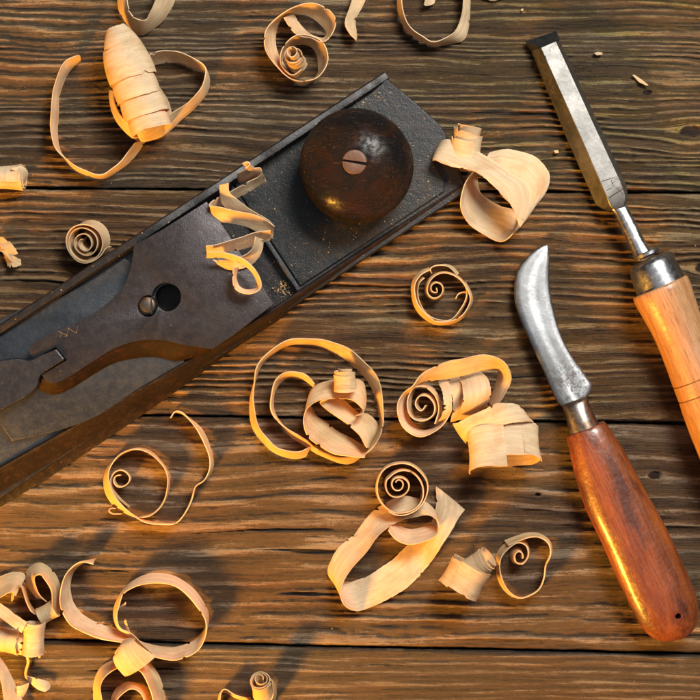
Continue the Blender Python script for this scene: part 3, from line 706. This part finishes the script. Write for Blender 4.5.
# 2 double loop
s = Shav((250, 0), 1 / 7, 120)
s.strip([(300, 100, 235, 125), (345, 170, 290, 205), (410, 225, 345, 245), (470, 255, 430, 262), (515, 265, 500, 297), (535, 240, 560, 260), (525, 205, 603, 160), (480, 160, 570, 80), (400, 112, 480, 30), (310, 95, 390, 20), (240, 115, 280, 65),
         (190, 195, 130, 185), (175, 280, 102, 270), (190, 360, 108, 350), (225, 440, 160, 440), (280, 520, 240, 520), (345, 572, 325, 560), (420, 570, 400, 562), (475, 520, 480, 530), (480, 460, 545, 440), (470, 390, 545, 370), (420, 325, 500, 290),
         (350, 310, 420, 250), (285, 330, 320, 250), (240, 390, 240, 320), (225, 450, 215, 400), (260, 515, 225, 470), (320, 545, 290, 530), (365, 500, 360, 490)], 24)
s.coil((335, 455, 12), (292, 368, 38), [(0, .3, 9.5, 16, 0), (.5, .55, 8.5, 16, 0), (1, .95, 4, 12, 0)], 2.6, 16, 30, rag=1.0)
s.done('double loop shaving with a small curl inside, left of the hanging strip at the top', 1)
# 3 top edge cone
s = Shav((40, 0), .2571, 130)
s.strip([(335, -130, 360, -130), (312, -50, 345, -40), (305, 15, 345, 25), (318, 60, 362, 62), (385, 137, 410, 80), (460, 100, 430, 50), (505, 40, 448, 5), (528, -20, 465, -50), (540, -110, 480, -120)], 26)
s.done('pale cupped shaving cut by the top edge above the tall cone', 0)
# 4 short hanging strip
s = Shav((330, 0), .2143, 140)
s.strip([(190, -110, 140, -110), (165, 0, 105, 0), (120, 85, 68, 95), (122, 140, 85, 145), (128, 188, 118, 186)], 15, taper=(1, .15))
s.done('short pointed strip hanging in from the top edge beside the double loop', 1)
# 5 top ring
s = Shav((330, 0), .2143, 150)
s.strip([(330, -120, 350, -120), (318, -40, 338, -40), (318, 60, 340, 50), (350, 125, 365, 110), (415, 185, 430, 170), (485, 212, 485, 197), (575, 205, 560, 165), (632, 175, 600, 110), (652, 80, 618, 50), (652, -40, 620, -40), (620, -130, 590, -120)], 18)
s.strip([(520, -90, 480, -90), (500, -40, 455, -40), (490, 5, 440, 5), (482, 22, 430, 30)], 13, taper=(1, .5))
s.done('wide open ring shaving cut off by the top edge', 0)
# 6 big curl right of plane
s = Shav((425, 110), .1857, 160)
s.strip([(340, 300, 260, 335), (285, 350, 215, 400), (290, 420, 190, 480), (310, 455, 195, 545), (360, 490, 235, 610), (420, 520, 300, 660), (480, 535, 370, 700), (520, 560, 425, 705), (560, 560, 470, 670), (610, 500, 500, 625), (655, 420, 500, 560), (668, 340, 475, 520), (620, 275, 420, 470), (540, 230, 370, 400), (440, 210, 300, 360), (350, 225, 270, 330)], 36, step=2.0)
s.strip3([(510, 640, 36, 495, 590, 38), (545, 565, 36, 488, 560, 40), (560, 480, 36, 455, 500, 42), (530, 390, 36, 400, 440, 43), (430, 320, 36, 310, 355, 44), (310, 235, 34, 230, 325, 42), (220, 190, 30, 130, 300, 38), (130, 155, 24, 50, 262, 32), (85, 170, 14, 40, 265, 20), (110, 215, 4, 60, 290, 8), (200, 245, 2, 160, 325, 5), (290, 240, 4, 250, 320, 8)], rag=1.4)
s.coil((220, 210, 24), (235, 110, 27), [(0, -.1, 16), (.3, .25, 15.5), (.6, .55, 14.5), (1, .8, 10)], 2.4, 19, 60)
s.done('big broad curl at the toe of the plane, with a smaller roll on its end', 0)
# 7 zigzag on the plane
s = Shav((195, 150), .2286, 170)
s.strip3([(232, 80, 62, 210, 60, 74), (255, 70, 62, 238, 50, 74), (262, 82, 62, 245, 68, 74), (240, 95, 60, 222, 82, 72)], rag=.4)
s.strip3([(205, 115, 40, 200, 100, 58), (188, 140, 42, 184, 100, 60), (220, 140, 42, 215, 88, 61), (270, 125, 42, 262, 80, 60), (312, 137, 42, 290, 82, 58), (290, 150, 40, 285, 118, 52), (240, 180, 38, 225, 145, 48), (185, 207, 36, 150, 182, 46), (150, 240, 34, 112, 225, 42)], rag=.6)
s.strip3([(108, 150, 68, 148, 142, 74), (112, 205, 64, 152, 185, 72), (130, 250, 62, 195, 220, 70), (210, 295, 60, 270, 280, 70), (290, 345, 58, 325, 310, 68), (335, 382, 52, 346, 335, 64)], rag=.6)
s.strip3([(342, 384, 56, 348, 335, 68), (290, 368, 62, 285, 292, 74), (190, 325, 64, 190, 268, 76), (100, 312, 60, 100, 250, 74), (72, 295, 54, 64, 240, 70), (90, 260, 46, 100, 210, 62), (140, 240, 42, 130, 200, 58)], rag=.6)
s.strip3([(330, 390, 68, 330, 350, 80), (270, 412, 64, 262, 362, 76), (170, 445, 62, 160, 395, 74), (90, 468, 60, 85, 415, 74), (50, 470, 60, 48, 420, 74)], rag=.6)
s.strip3([(300, 395, 72, 268, 380, 82), (292, 440, 68, 250, 430, 80), (260, 490, 66, 205, 465, 78), (215, 515, 66, 170, 480, 76), (150, 520, 66, 90, 480, 78), (100, 500, 66, 80, 480, 76)], rag=.8)
s.strip3([(50, 468, 74, 55, 440, 84), (120, 470, 76, 120, 448, 86), (190, 492, 78, 200, 470, 88), (240, 525, 78, 258, 515, 88), (268, 570, 76, 288, 570, 86), (265, 605, 74, 285, 612, 84), (225, 612, 72, 230, 633, 82), (190, 590, 72, 172, 605, 82), (178, 550, 72, 163, 545, 82), (190, 515, 74, 170, 510, 84)], rag=.5)
s.done('twisted zigzag shaving lying across the mouth of the plane', 0)
# 8 ring with a spiral
s = Shav((400, 255), .1143, 180)
s.strip([(250, 115), (170, 150), (110, 240), (98, 350), (130, 460), (210, 560), (320, 615), (440, 605), (550, 545), (615, 450), (632, 380), (610, 300), (575, 240)], 17, rag=.7, flare=-3.2)
s.strip([(190, 190), (150, 230)] + [(140, 300), (150, 420), (210, 520), (300, 575), (400, 588), (480, 560), (550, 480), (585, 390), (585, 300), (540, 220), (470, 165), (390, 145), (310, 165), (245, 215), (215, 290), (225, 350), (275, 395), (335, 385), (378, 330), (365, 260), (310, 230), (262, 255), (255, 310), (290, 335), (325, 310), (310, 280)], 14, rag=.6, flare=-2.0)
s.strip([(275, 165), (250, 130), (300, 95), (400, 85, 400, 100), (470, 110, 460, 130), (520, 160, 505, 175)], 10, rag=.5)
s.strip([(480, 380, 484, 372, 8), (500, 345, 500, 335, 9), (545, 335, 545, 325, 9), (590, 330, 590, 320, 8)], 3, rag=.2)
s.done('small thin ring with a tight spiral inside, left of the knife tip', 2)
# 9 big ring with drum
s = Shav((240, 330), .2143, 190)
s.strip([(312, 588, 338, 538), (260, 600, 275, 568), (200, 592, 208, 562), (130, 550, 148, 530), (75, 480, 95, 465), (45, 400, 68, 375), (52, 300, 62, 280), (88, 190, 78, 180), (150, 112, 140, 95), (220, 72, 215, 50), (310, 66, 310, 42), (400, 86, 410, 50), (480, 125, 500, 80), (555, 190, 580, 150), (610, 262, 640, 220), (640, 340, 665, 320),
         (652, 430, 668, 430), (618, 515, 635, 525), (580, 580, 575, 585), (520, 622, 515, 598), (440, 612, 430, 590), (370, 582, 370, 560), (310, 545, 322, 525), (250, 505, 265, 490), (200, 450, 190, 440), (162, 390, 147, 380), (155, 320, 145, 310), (172, 265, 160, 240), (210, 230, 200, 205), (255, 218, 250, 197), (300, 235, 308, 208), (345, 270, 345, 252)], 17, rag=.5, thick=1.15)
s.strip([(600, 545, 588, 550), (642, 470, 580, 520), (640, 430, 560, 485), (600, 392, 510, 445), (550, 385, 445, 405), (500, 345, 395, 370), (460, 310, 372, 338), (440, 300, 400, 322)], 28, zb=4)
s.strip([(560, 385, 540, 395), (585, 330, 574, 388), (587, 280, 570, 365), (570, 240, 530, 333), (500, 225, 470, 320), (430, 232, 400, 320), (345, 265, 345, 338), (325, 330, 308, 380), (350, 395, 297, 440), (395, 430, 328, 515), (460, 475, 425, 572), (530, 510, 500, 588), (590, 545, 582, 592)], 31, zb=2)
s.coil((492, 268, 27), (486, 185, 29), [(0, .2, 11, 16, -1), (.6, .5, 10.5, 16, -1), (1, .75, 6, 12, 0)], 2.4, 14, 30, rag=.4)
s.done('large thin ring around a rolled drum curl, below the plane', 2)
# 10 clump in the middle right
s = Shav((390, 345), .2286, 210)
s.strip([(210, 330, 200, 345), (228, 280, 215, 290), (215, 215, 200, 225), (175, 178, 155, 190), (125, 172, 108, 185), (100, 215, 82, 225), (95, 270, 78, 280), (118, 315, 102, 325), (160, 328, 150, 338), (195, 300, 188, 310), (200, 250, 190, 258), (175, 215, 160, 222), (138, 215, 125, 225), (125, 255, 112, 262), (145, 285, 138, 292), (165, 262, 160, 268)], 17, zb=5, rag=1.4)
s.strip3([(300, 150, 8, 395, 118, 8), (318, 190, 26, 430, 150, 26), (322, 235, 32, 440, 195, 32), (305, 285, 26, 428, 250, 26), (275, 330, 8, 400, 300, 6)], rag=1.5)
s.strip3([(205, 158, 10, 250, 148, 10), (228, 210, 26, 270, 195, 26), (236, 260, 31, 274, 250, 31), (225, 310, 24, 264, 300, 24), (200, 350, 8, 236, 345, 8)], rag=1.5)
s.strip3([(252, 150, 6, 302, 140, 6), (272, 220, 17, 322, 200, 17), (274, 290, 13, 312, 280, 13), (260, 335, 4, 290, 330, 4)], rag=1.5)
s.strip([(250, 320, 262, 300), (225, 345, 240, 340), (190, 365, 200, 378), (140, 372, 130, 402), (92, 325, 55, 352), (72, 260, 32, 262), (90, 215, 60, 205), (100, 190, 100, 180, 8), (165, 160, 150, 118, 14), (250, 147, 240, 78, 18), (330, 128, 330, 58, 20), (410, 110, 430, 42, 20), (465, 108, 500, 75, 18), (470, 135, 530, 150, 14), (455, 190, 505, 215, 8), (430, 250, 460, 275, 3)], 24)
s.strip3([(335, 428, 12, 275, 340, 24), (355, 405, 26, 320, 325, 32), (410, 380, 36, 400, 290, 38), (500, 350, 42, 480, 256, 40), (580, 335, 40, 560, 262, 36), (628, 338, 30, 605, 320, 26)], rag=1.2)
s.coil((492, 350, 18), (506, 500, 33), [(0, .55, 34.5, 34, 0), (1, .6, 35.5, 35, 0)], 1.2, 36, 120, ez=.56, rag=1.4)
s.coil((488, 350, 20), (502, 500, 35), [(0, .74, 36.5, 40, 1), (1, .80, 36.5, 44, 1)], .30, 46, -18, ez=.60, rag=.8)
s.done('clump of wide curls with a spiral end and a drum, left of the knife', 0)
# 11 thin ring below plane
s = Shav((95, 400), .1857, 230)
s.strip([(415, 90), (425, 62, 430, 58), (480, 80, 470, 70), (555, 140, 530, 138), (610, 220, 585, 222), (637, 300, 615, 300), (635, 370, 618, 370), (595, 430), (545, 462), (532, 510), (512, 570), (470, 635), (430, 662), (350, 662), (270, 648), (185, 618, 185, 600), (100, 565, 120, 540), (50, 485, 82, 470), (45, 420, 70, 410), (78, 350, 90, 350), (150, 290), (230, 258), (310, 285), (370, 340), (400, 410), (400, 480), (370, 550), (310, 610), (250, 628)], 15, rag=.6, thick=1.1)
s.strip([(185, 575), (135, 530), (98, 470), (92, 420), (120, 380), (160, 375), (192, 410), (180, 450), (140, 468), (110, 440), (115, 405), (145, 400)], 11, rag=.5, thick=1.0)
s.strip([(150, 610), (95, 612), (75, 595), (90, 575), (115, 580)], 5, rag=.2)
s.done('thin open ring with a tiny curl, just below the plane', 2)
# 12 long strap
s = Shav((320, 450), .2429, 240)
s.strip([(478, 148, 596, 246), (478, 225, 560, 300), (455, 300, 505, 385), (380, 378, 440, 490), (300, 450, 370, 555), (200, 515, 290, 605), (125, 545, 180, 660), (75, 548, 115, 650), (40, 530, 85, 605), (30, 490, 92, 548), (60, 425, 130, 490), (110, 375, 190, 425), (150, 345, 235, 360), (190, 280, 290, 310), (240, 232, 350, 283), (300, 200, 400, 270), (355, 190, 440, 268), (430, 212, 475, 285), (480, 262, 490, 310), (490, 300, 485, 345), (440, 315, 430, 378), (370, 325, 360, 388), (320, 310, 310, 370), (288, 300, 280, 330)], 30, zb=1.5, rag=1.3)
s.done('wide long shaving looped like a strap with a square cut end', 0)
s = Shav((320, 450), .2429, 250)
s.strip(sp(333, 150, 107, 100, -120, 240, 26) + sp(333, 155, 98, 72, 255, 500, 16)[0:] + sp(322, 138, 58, 34, 510, 820, 18) + sp(320, 133, 32, 12, 840, 1240, 20), 24, rag=.4, thick=1.1)
s.done('round spiral coil tucked behind the upper end of the strap', 1)
# 13 small rolled coil
s = Shav((430, 520), .1857, 260)
s.coil((150, 385, 22), (235, 235, 22), [(0, .42, 21.5), (.6, .5, 20.5), (1, .55, 19)], 2.1, 28, 130, rag=1.4)
s.coil((230, 260, 21), (300, 215, 25), [(0, .2, 13), (.5, .45, 12), (1, .6, 10)], 2.2, 24, 20, rag=.9)
s.done('small rolled plug of shaving with ragged ends right of the strap', 1)
# 14 ring spiral
s = Shav((430, 520), .1857, 270)
s.strip([(400, 112), (450, 88), (520, 70), (590, 75), (640, 110), (652, 170), (630, 230), (622, 300), (590, 370), (540, 410), (480, 425), (420, 395), (375, 330), (355, 250), (365, 170), (410, 118), (470, 100), (520, 120), (535, 170), (520, 215), (480, 235), (435, 215), (428, 170), (455, 145), (490, 150), (500, 175), (480, 190)], 17, flare=-3, rag=1.0, thick=1.15)
s.done('small thin ring ending in a spiral, left of the knife handle end', 2)
# 15 S with loop
s = Shav((55, 550), .2286, 280)
s.strip([(176, 38, 168, 60), (120, 55, 105, 52), (80, 95, 50, 100), (68, 160, 28, 180), (80, 230, 30, 260), (120, 285, 60, 325), (190, 320, 120, 362), (270, 348, 210, 388), (330, 378, 300, 405), (375, 402, 385, 440), (440, 420, 445, 473), (525, 425, 530, 478), (600, 400, 615, 445), (645, 360, 658, 385), (668, 320, 662, 340), (662, 250, 645, 285), (610, 172, 595, 212), (530, 117, 525, 160), (450, 103, 440, 145), (370, 118, 360, 155), (310, 160, 300, 190), (265, 230, 280, 245), (255, 290, 272, 285), (275, 345, 285, 340), (320, 385, 335, 370), (385, 440, 400, 425), (430, 478, 440, 462)], 21)
s.strip([(275, 250, 275, 240, 10), (300, 248, 300, 238, 12), (310, 235, 312, 226, 14)], 3, rag=.2, step=1.5)
s.strip([(320, 370, 330, 365, 14), (310, 330, 318, 330, 16), (305, 305, 309, 303, 19)], 3, rag=.2, step=1.5)
s.done('large S shaped shaving with one closed loop, lower left', 0)
# 16 folded piece underneath
s = Shav((55, 550), .2286, 300)
s.strip3([(300, 392, 20, 350, 388, 20), (255, 462, 27, 345, 392, 30), (270, 508, 31, 390, 430, 33), (308, 556, 29, 442, 464, 29)], rag=1.2, cup=.12)
s.strip([(190, 760, 215, 760), (168, 650, 205, 655), (172, 570, 198, 590), (205, 510, 228, 545), (262, 478, 285, 515), (330, 470, 330, 520), (400, 485, 370, 530), (445, 530, 405, 580), (470, 590, 430, 650), (482, 680, 440, 730), (470, 780, 430, 790)], 24, zb=1)
s.strip([(250, 740, 275, 740), (245, 660, 265, 665), (270, 605, 300, 625), (325, 575, 340, 605), (385, 590, 375, 625), (412, 640, 390, 670), (415, 740, 385, 740)], 20, zb=1)
s.done('folded shaving with a square knot on top, cut by the bottom edge', 2)
# 17 cluster in the lower left
s = Shav((0, 550), .2143, 320)
s.strip([(170, 222, 218, 240), (128, 160, 180, 205), (125, 98, 160, 130), (180, 58, 192, 112), (240, 92, 215, 150), (280, 165, 240, 210), (288, 240, 245, 265), (268, 300, 235, 300)], 25)
s.coil((185, 312, 16), (262, 268, 16), [(0, .45, 9.5), (1, .55, 7.5)], 1.8, 17, 20, rag=.7)
s.strip([(-90, 220, -90, 320), (-40, 150, -40, 250), (10, 118, 10, 215), (60, 102, 48, 195), (112, 112, 60, 200), (118, 130, 75, 215)], 25)
s.strip([(55, 240, 62, 220), (60, 180, 78, 190), (90, 155, 100, 172), (118, 190, 108, 205), (135, 245, 122, 250), (165, 285, 150, 290), (200, 290, 195, 302)], 20)
s.done('tangled curl of several loops at the left edge above the torn piece', 2)
s = Shav((0, 550), .2143, 340)
s.strip3([(-80, 240, 30, -90, 190, 26), (0, 312, 34, 0, 250, 30), (50, 350, 36, 60, 290, 33), (100, 382, 36, 125, 335, 36)], rag=1.2)
s.coil((160, 350, 26), (155, 480, 22), [(0, .4, 11), (.5, .5, 10.5), (1, .55, 9)], 2.0, 30, 60, rag=1.4)
s.coil((-60, 410, 15), (120, 432, 15), [(0, .4, 14, 26, 3), (.5, .6, 12, 28, 0), (1, .75, 9, 22, 0)], 1.9, 26, -60, rag=3.0)
s.strip3([(-60, 470, 3, -60, 430, 14), (20, 478, 3, 25, 440, 15), (80, 486, 4, 85, 448, 15), (125, 490, 8, 128, 455, 18)], rag=3.0)
s.strip3([(185, 480, 10, 192, 480, 14), (180, 505, 6, 188, 505, 9)], rag=.2)
s.strip3([(118, 485, 16, 128, 480, 20), (130, 520, 10, 140, 515, 14), (118, 560, 4, 126, 560, 8), (118, 595, 2, 126, 590, 5), (135, 612, 1.5, 150, 595, 6), (175, 650, 7, 188, 600, 5), (212, 660, 8, 222, 612, 4), (232, 645, 4, 235, 628, 2)], rag=.8)
s.done('torn ragged shaving with a small roll and a twisted thread, at the left edge', 0)
s = Shav((0, 550), .2143, 360)
s.strip3([(-70, 500, 15, -60, 420, 10), (-10, 590, 17, 0, 505, 10), (10, 660, 17, 50, 580, 9), (25, 740, 16, 95, 665, 7), (30, 800, 14, 120, 780, 5)], rag=1.6)
s.strip3([(80, 690, 8, 78, 632, 14), (100, 695, 6, 105, 628, 12), (118, 670, 4, 137, 615, 8)], rag=.8)
s.done('flat pale strip in the bottom left corner', 0)
# 18 bottom roll
s = Shav((210, 660), .1143, 370)
s.coil((470, 330, 8), (437, 165, 33), [(0, .55, 10.5), (.6, .6, 8), (1, .7, 3.5)], 3.0, 24, 20, rag=.4)
s.strip([(350, 420, 350, 400), (340, 360, 320, 335), (230, 330, 215, 300), (150, 280, 140, 260), (90, 290, 100, 275), (70, 360, 85, 350), (90, 430, 95, 420)], 16)
s.strip([(400, 420, 420, 400), (520, 400, 520, 350), (575, 320, 555, 280), (570, 210, 545, 190), (520, 160, 505, 170)], 20)
s.done('small upright roll poking in at the bottom edge', 2)
# 19 rolled coil by plane
s = Shav((0, 150), .1857, 380)
s.coil((497, 480, 1), (455, 503, 25), [(0, .5, 20.5), (.35, .5, 18), (.6, .52, 12.5), (.75, .54, 10), (1, .6, 5)], 3.6, 24, 200, rag=.5)
s.done('tight round roll of shaving touching the left side of the plane', 1)
# 20 cylinder at left edge
s = Shav((0, 150), .1857, 390)
s.coil((-150, 152, 14), (130, 150, 14), [(0, .42, 13.2), (.5, .45, 12.4), (1, .5, 8)], 2.8, 56, 70, rag=1.0)
s.strip3([(60, 95, 27, 120, 85, 22), (70, 130, 27, 145, 100, 20), (95, 170, 22, 152, 130, 14), (80, 200, 14, 130, 180, 8)], rag=.8)
s.done('rolled tube of shaving at the left edge', 0)
# 21 crumbs of bark
s = Shav((0, 230), .343, 400)
s.strip3([(-10, 20, 3, 0, 60, 5), (15, 25, 9, 15, 70, 8), (30, 50, 4, 28, 90, 9), (40, 60, 2, 40, 95, 5)], rag=2.5)
s.strip3([(15, 80, 2, 25, 108, 4), (35, 75, 8, 38, 108, 7), (60, 88, 3, 62, 102, 3)], rag=2.5)
s.strip3([(0, 40, 6, 30, 30, 9), (5, 60, 9, 40, 45, 11), (20, 80, 5, 50, 70, 7)], rag=2.5)
s.done('torn orange crumb of shaving at the left edge', 2)
# 22 tiny bit at the top
s = Shav((480, -8), 1, 410)
s.strip3([(2, 4, 1, 4, -8, 9), (12, 9, 1, 13, -6, 10), (24, 5, 1, 24, -8, 8)], rag=.8)
s.done('orange sliver just showing at the top edge', 2)
# chips
def chip(pts, label, z=1.2, mat=0):
    mb = MB(); n = len(pts); top = [P(x, y, z + .9) for x, y in pts]; mb.add(top + [Vector((q.x, q.y, .1)) for q in top], [list(range(n)), list(range(2 * n - 1, n - 1, -1))] + [[i, n + i, n + (i + 1) % n, (i + 1) % n] for i in range(n)])
    mb.uv = {i: (i * 3.0, i * 1.0) for i in range(len(mb.v))}
    tag(mb.build('wood_chip', SHAV[mat], None, 30), label, 'wood chip', 'small chips on the planks')
chip([(632.5, 75), (634, 74.6), (641, 79), (648.5, 85), (647, 85.6), (639, 82)], 'thin pale splinter lying right of the chisel blade')
chip([(594, 53), (598, 51.8), (602.5, 52.6), (602, 54.6), (597, 55.2)], 'tiny white chip beside the upper chisel blade')
chip([(554, 150.5), (558, 150), (559, 152.5), (555.5, 153.2)], 'tiny chip between the broad curl and the chisel')
chip([(521, 9), (523.5, 8.6), (523, 10.8), (521, 10.6)], 'tiny chip near the top edge above the chisel')

mb = MB(); rng = random.Random(11)
for _ in range(420):
    x, y = rng.uniform(-30, 730), rng.uniform(-30, 730)
    crumb(mb, P(x, y, -.6), rng.choice((.35, .4, .5, .5, .8)))
tag(mb.build('sawdust', bpy.data.materials['sawdust'], None, 0), 'sparse pale dust specks scattered over the planks', 'sawdust', None, 'stuff')
# ------------------------------------------------------------------ camera and light
cam = bpy.data.cameras.new('camera'); co = bpy.data.objects.new('camera', cam); COL.objects.link(co); scene.camera = co
co.location = (0, 0, HC * S); co.rotation_euler = (0, 0, 0)
cam.sensor_width = 36; cam.lens = 36 * HC / 700.0; cam.clip_start = .01; cam.clip_end = 50
def area(name, loc, target, size, power, color, shape='RECTANGLE', size_y=None):
    l = bpy.data.lights.new(name, 'AREA'); l.shape = shape; l.size = size * S; l.size_y = (size_y or size) * S; l.energy = power; l.color = color
    o = bpy.data.objects.new(name, l); COL.objects.link(o); o.location = Vector(loc) * S
    o.rotation_euler = (Vector(target) - Vector(loc)).to_track_quat('-Z', 'Y').to_euler(); return o
area('softbox', (680, 1120, 1600), (0, 20, 0), 800, 17.0, (1.0, .955, .885), size_y=640)
area('warm_lamp', (-900, -1140, 590), (-30, -20, 0), 290, 19.5, (1.0, .44, .05), 'DISK')
w = bpy.data.worlds.new('World'); scene.world = w; w.use_nodes = True
bg = w.node_tree.nodes['Background']; nt = w.node_tree
tc = nt.nodes.new('ShaderNodeTexCoord'); sx = nt.nodes.new('ShaderNodeSeparateXYZ'); mr = nt.nodes.new('ShaderNodeMapRange'); mr.interpolation_type = 'SMOOTHSTEP'
nt.links.new(tc.outputs['Generated'], sx.inputs[0]); nt.links.new(sx.outputs[2], mr.inputs['Value'])     # dim surround; bright zenith added for metal reflections and soft overhead fill
for k_, v_ in zip(('From Min', 'From Max', 'To Min', 'To Max'), (.60, .97, .03, .42)): mr.inputs[k_].default_value = v_
nt.links.new(mr.outputs[0], bg.inputs[1]); bg.inputs[0].default_value = (.84, .91, 1, 1)
scene.view_settings.view_transform = 'Standard'; scene.view_settings.look = 'None'; scene.view_settings.exposure = 0; scene.view_settings.gamma = 1
scene.render.engine = 'CYCLES'
scene.render.resolution_x = 1024; scene.render.resolution_y = 1024
scene.cycles.max_bounces = 8
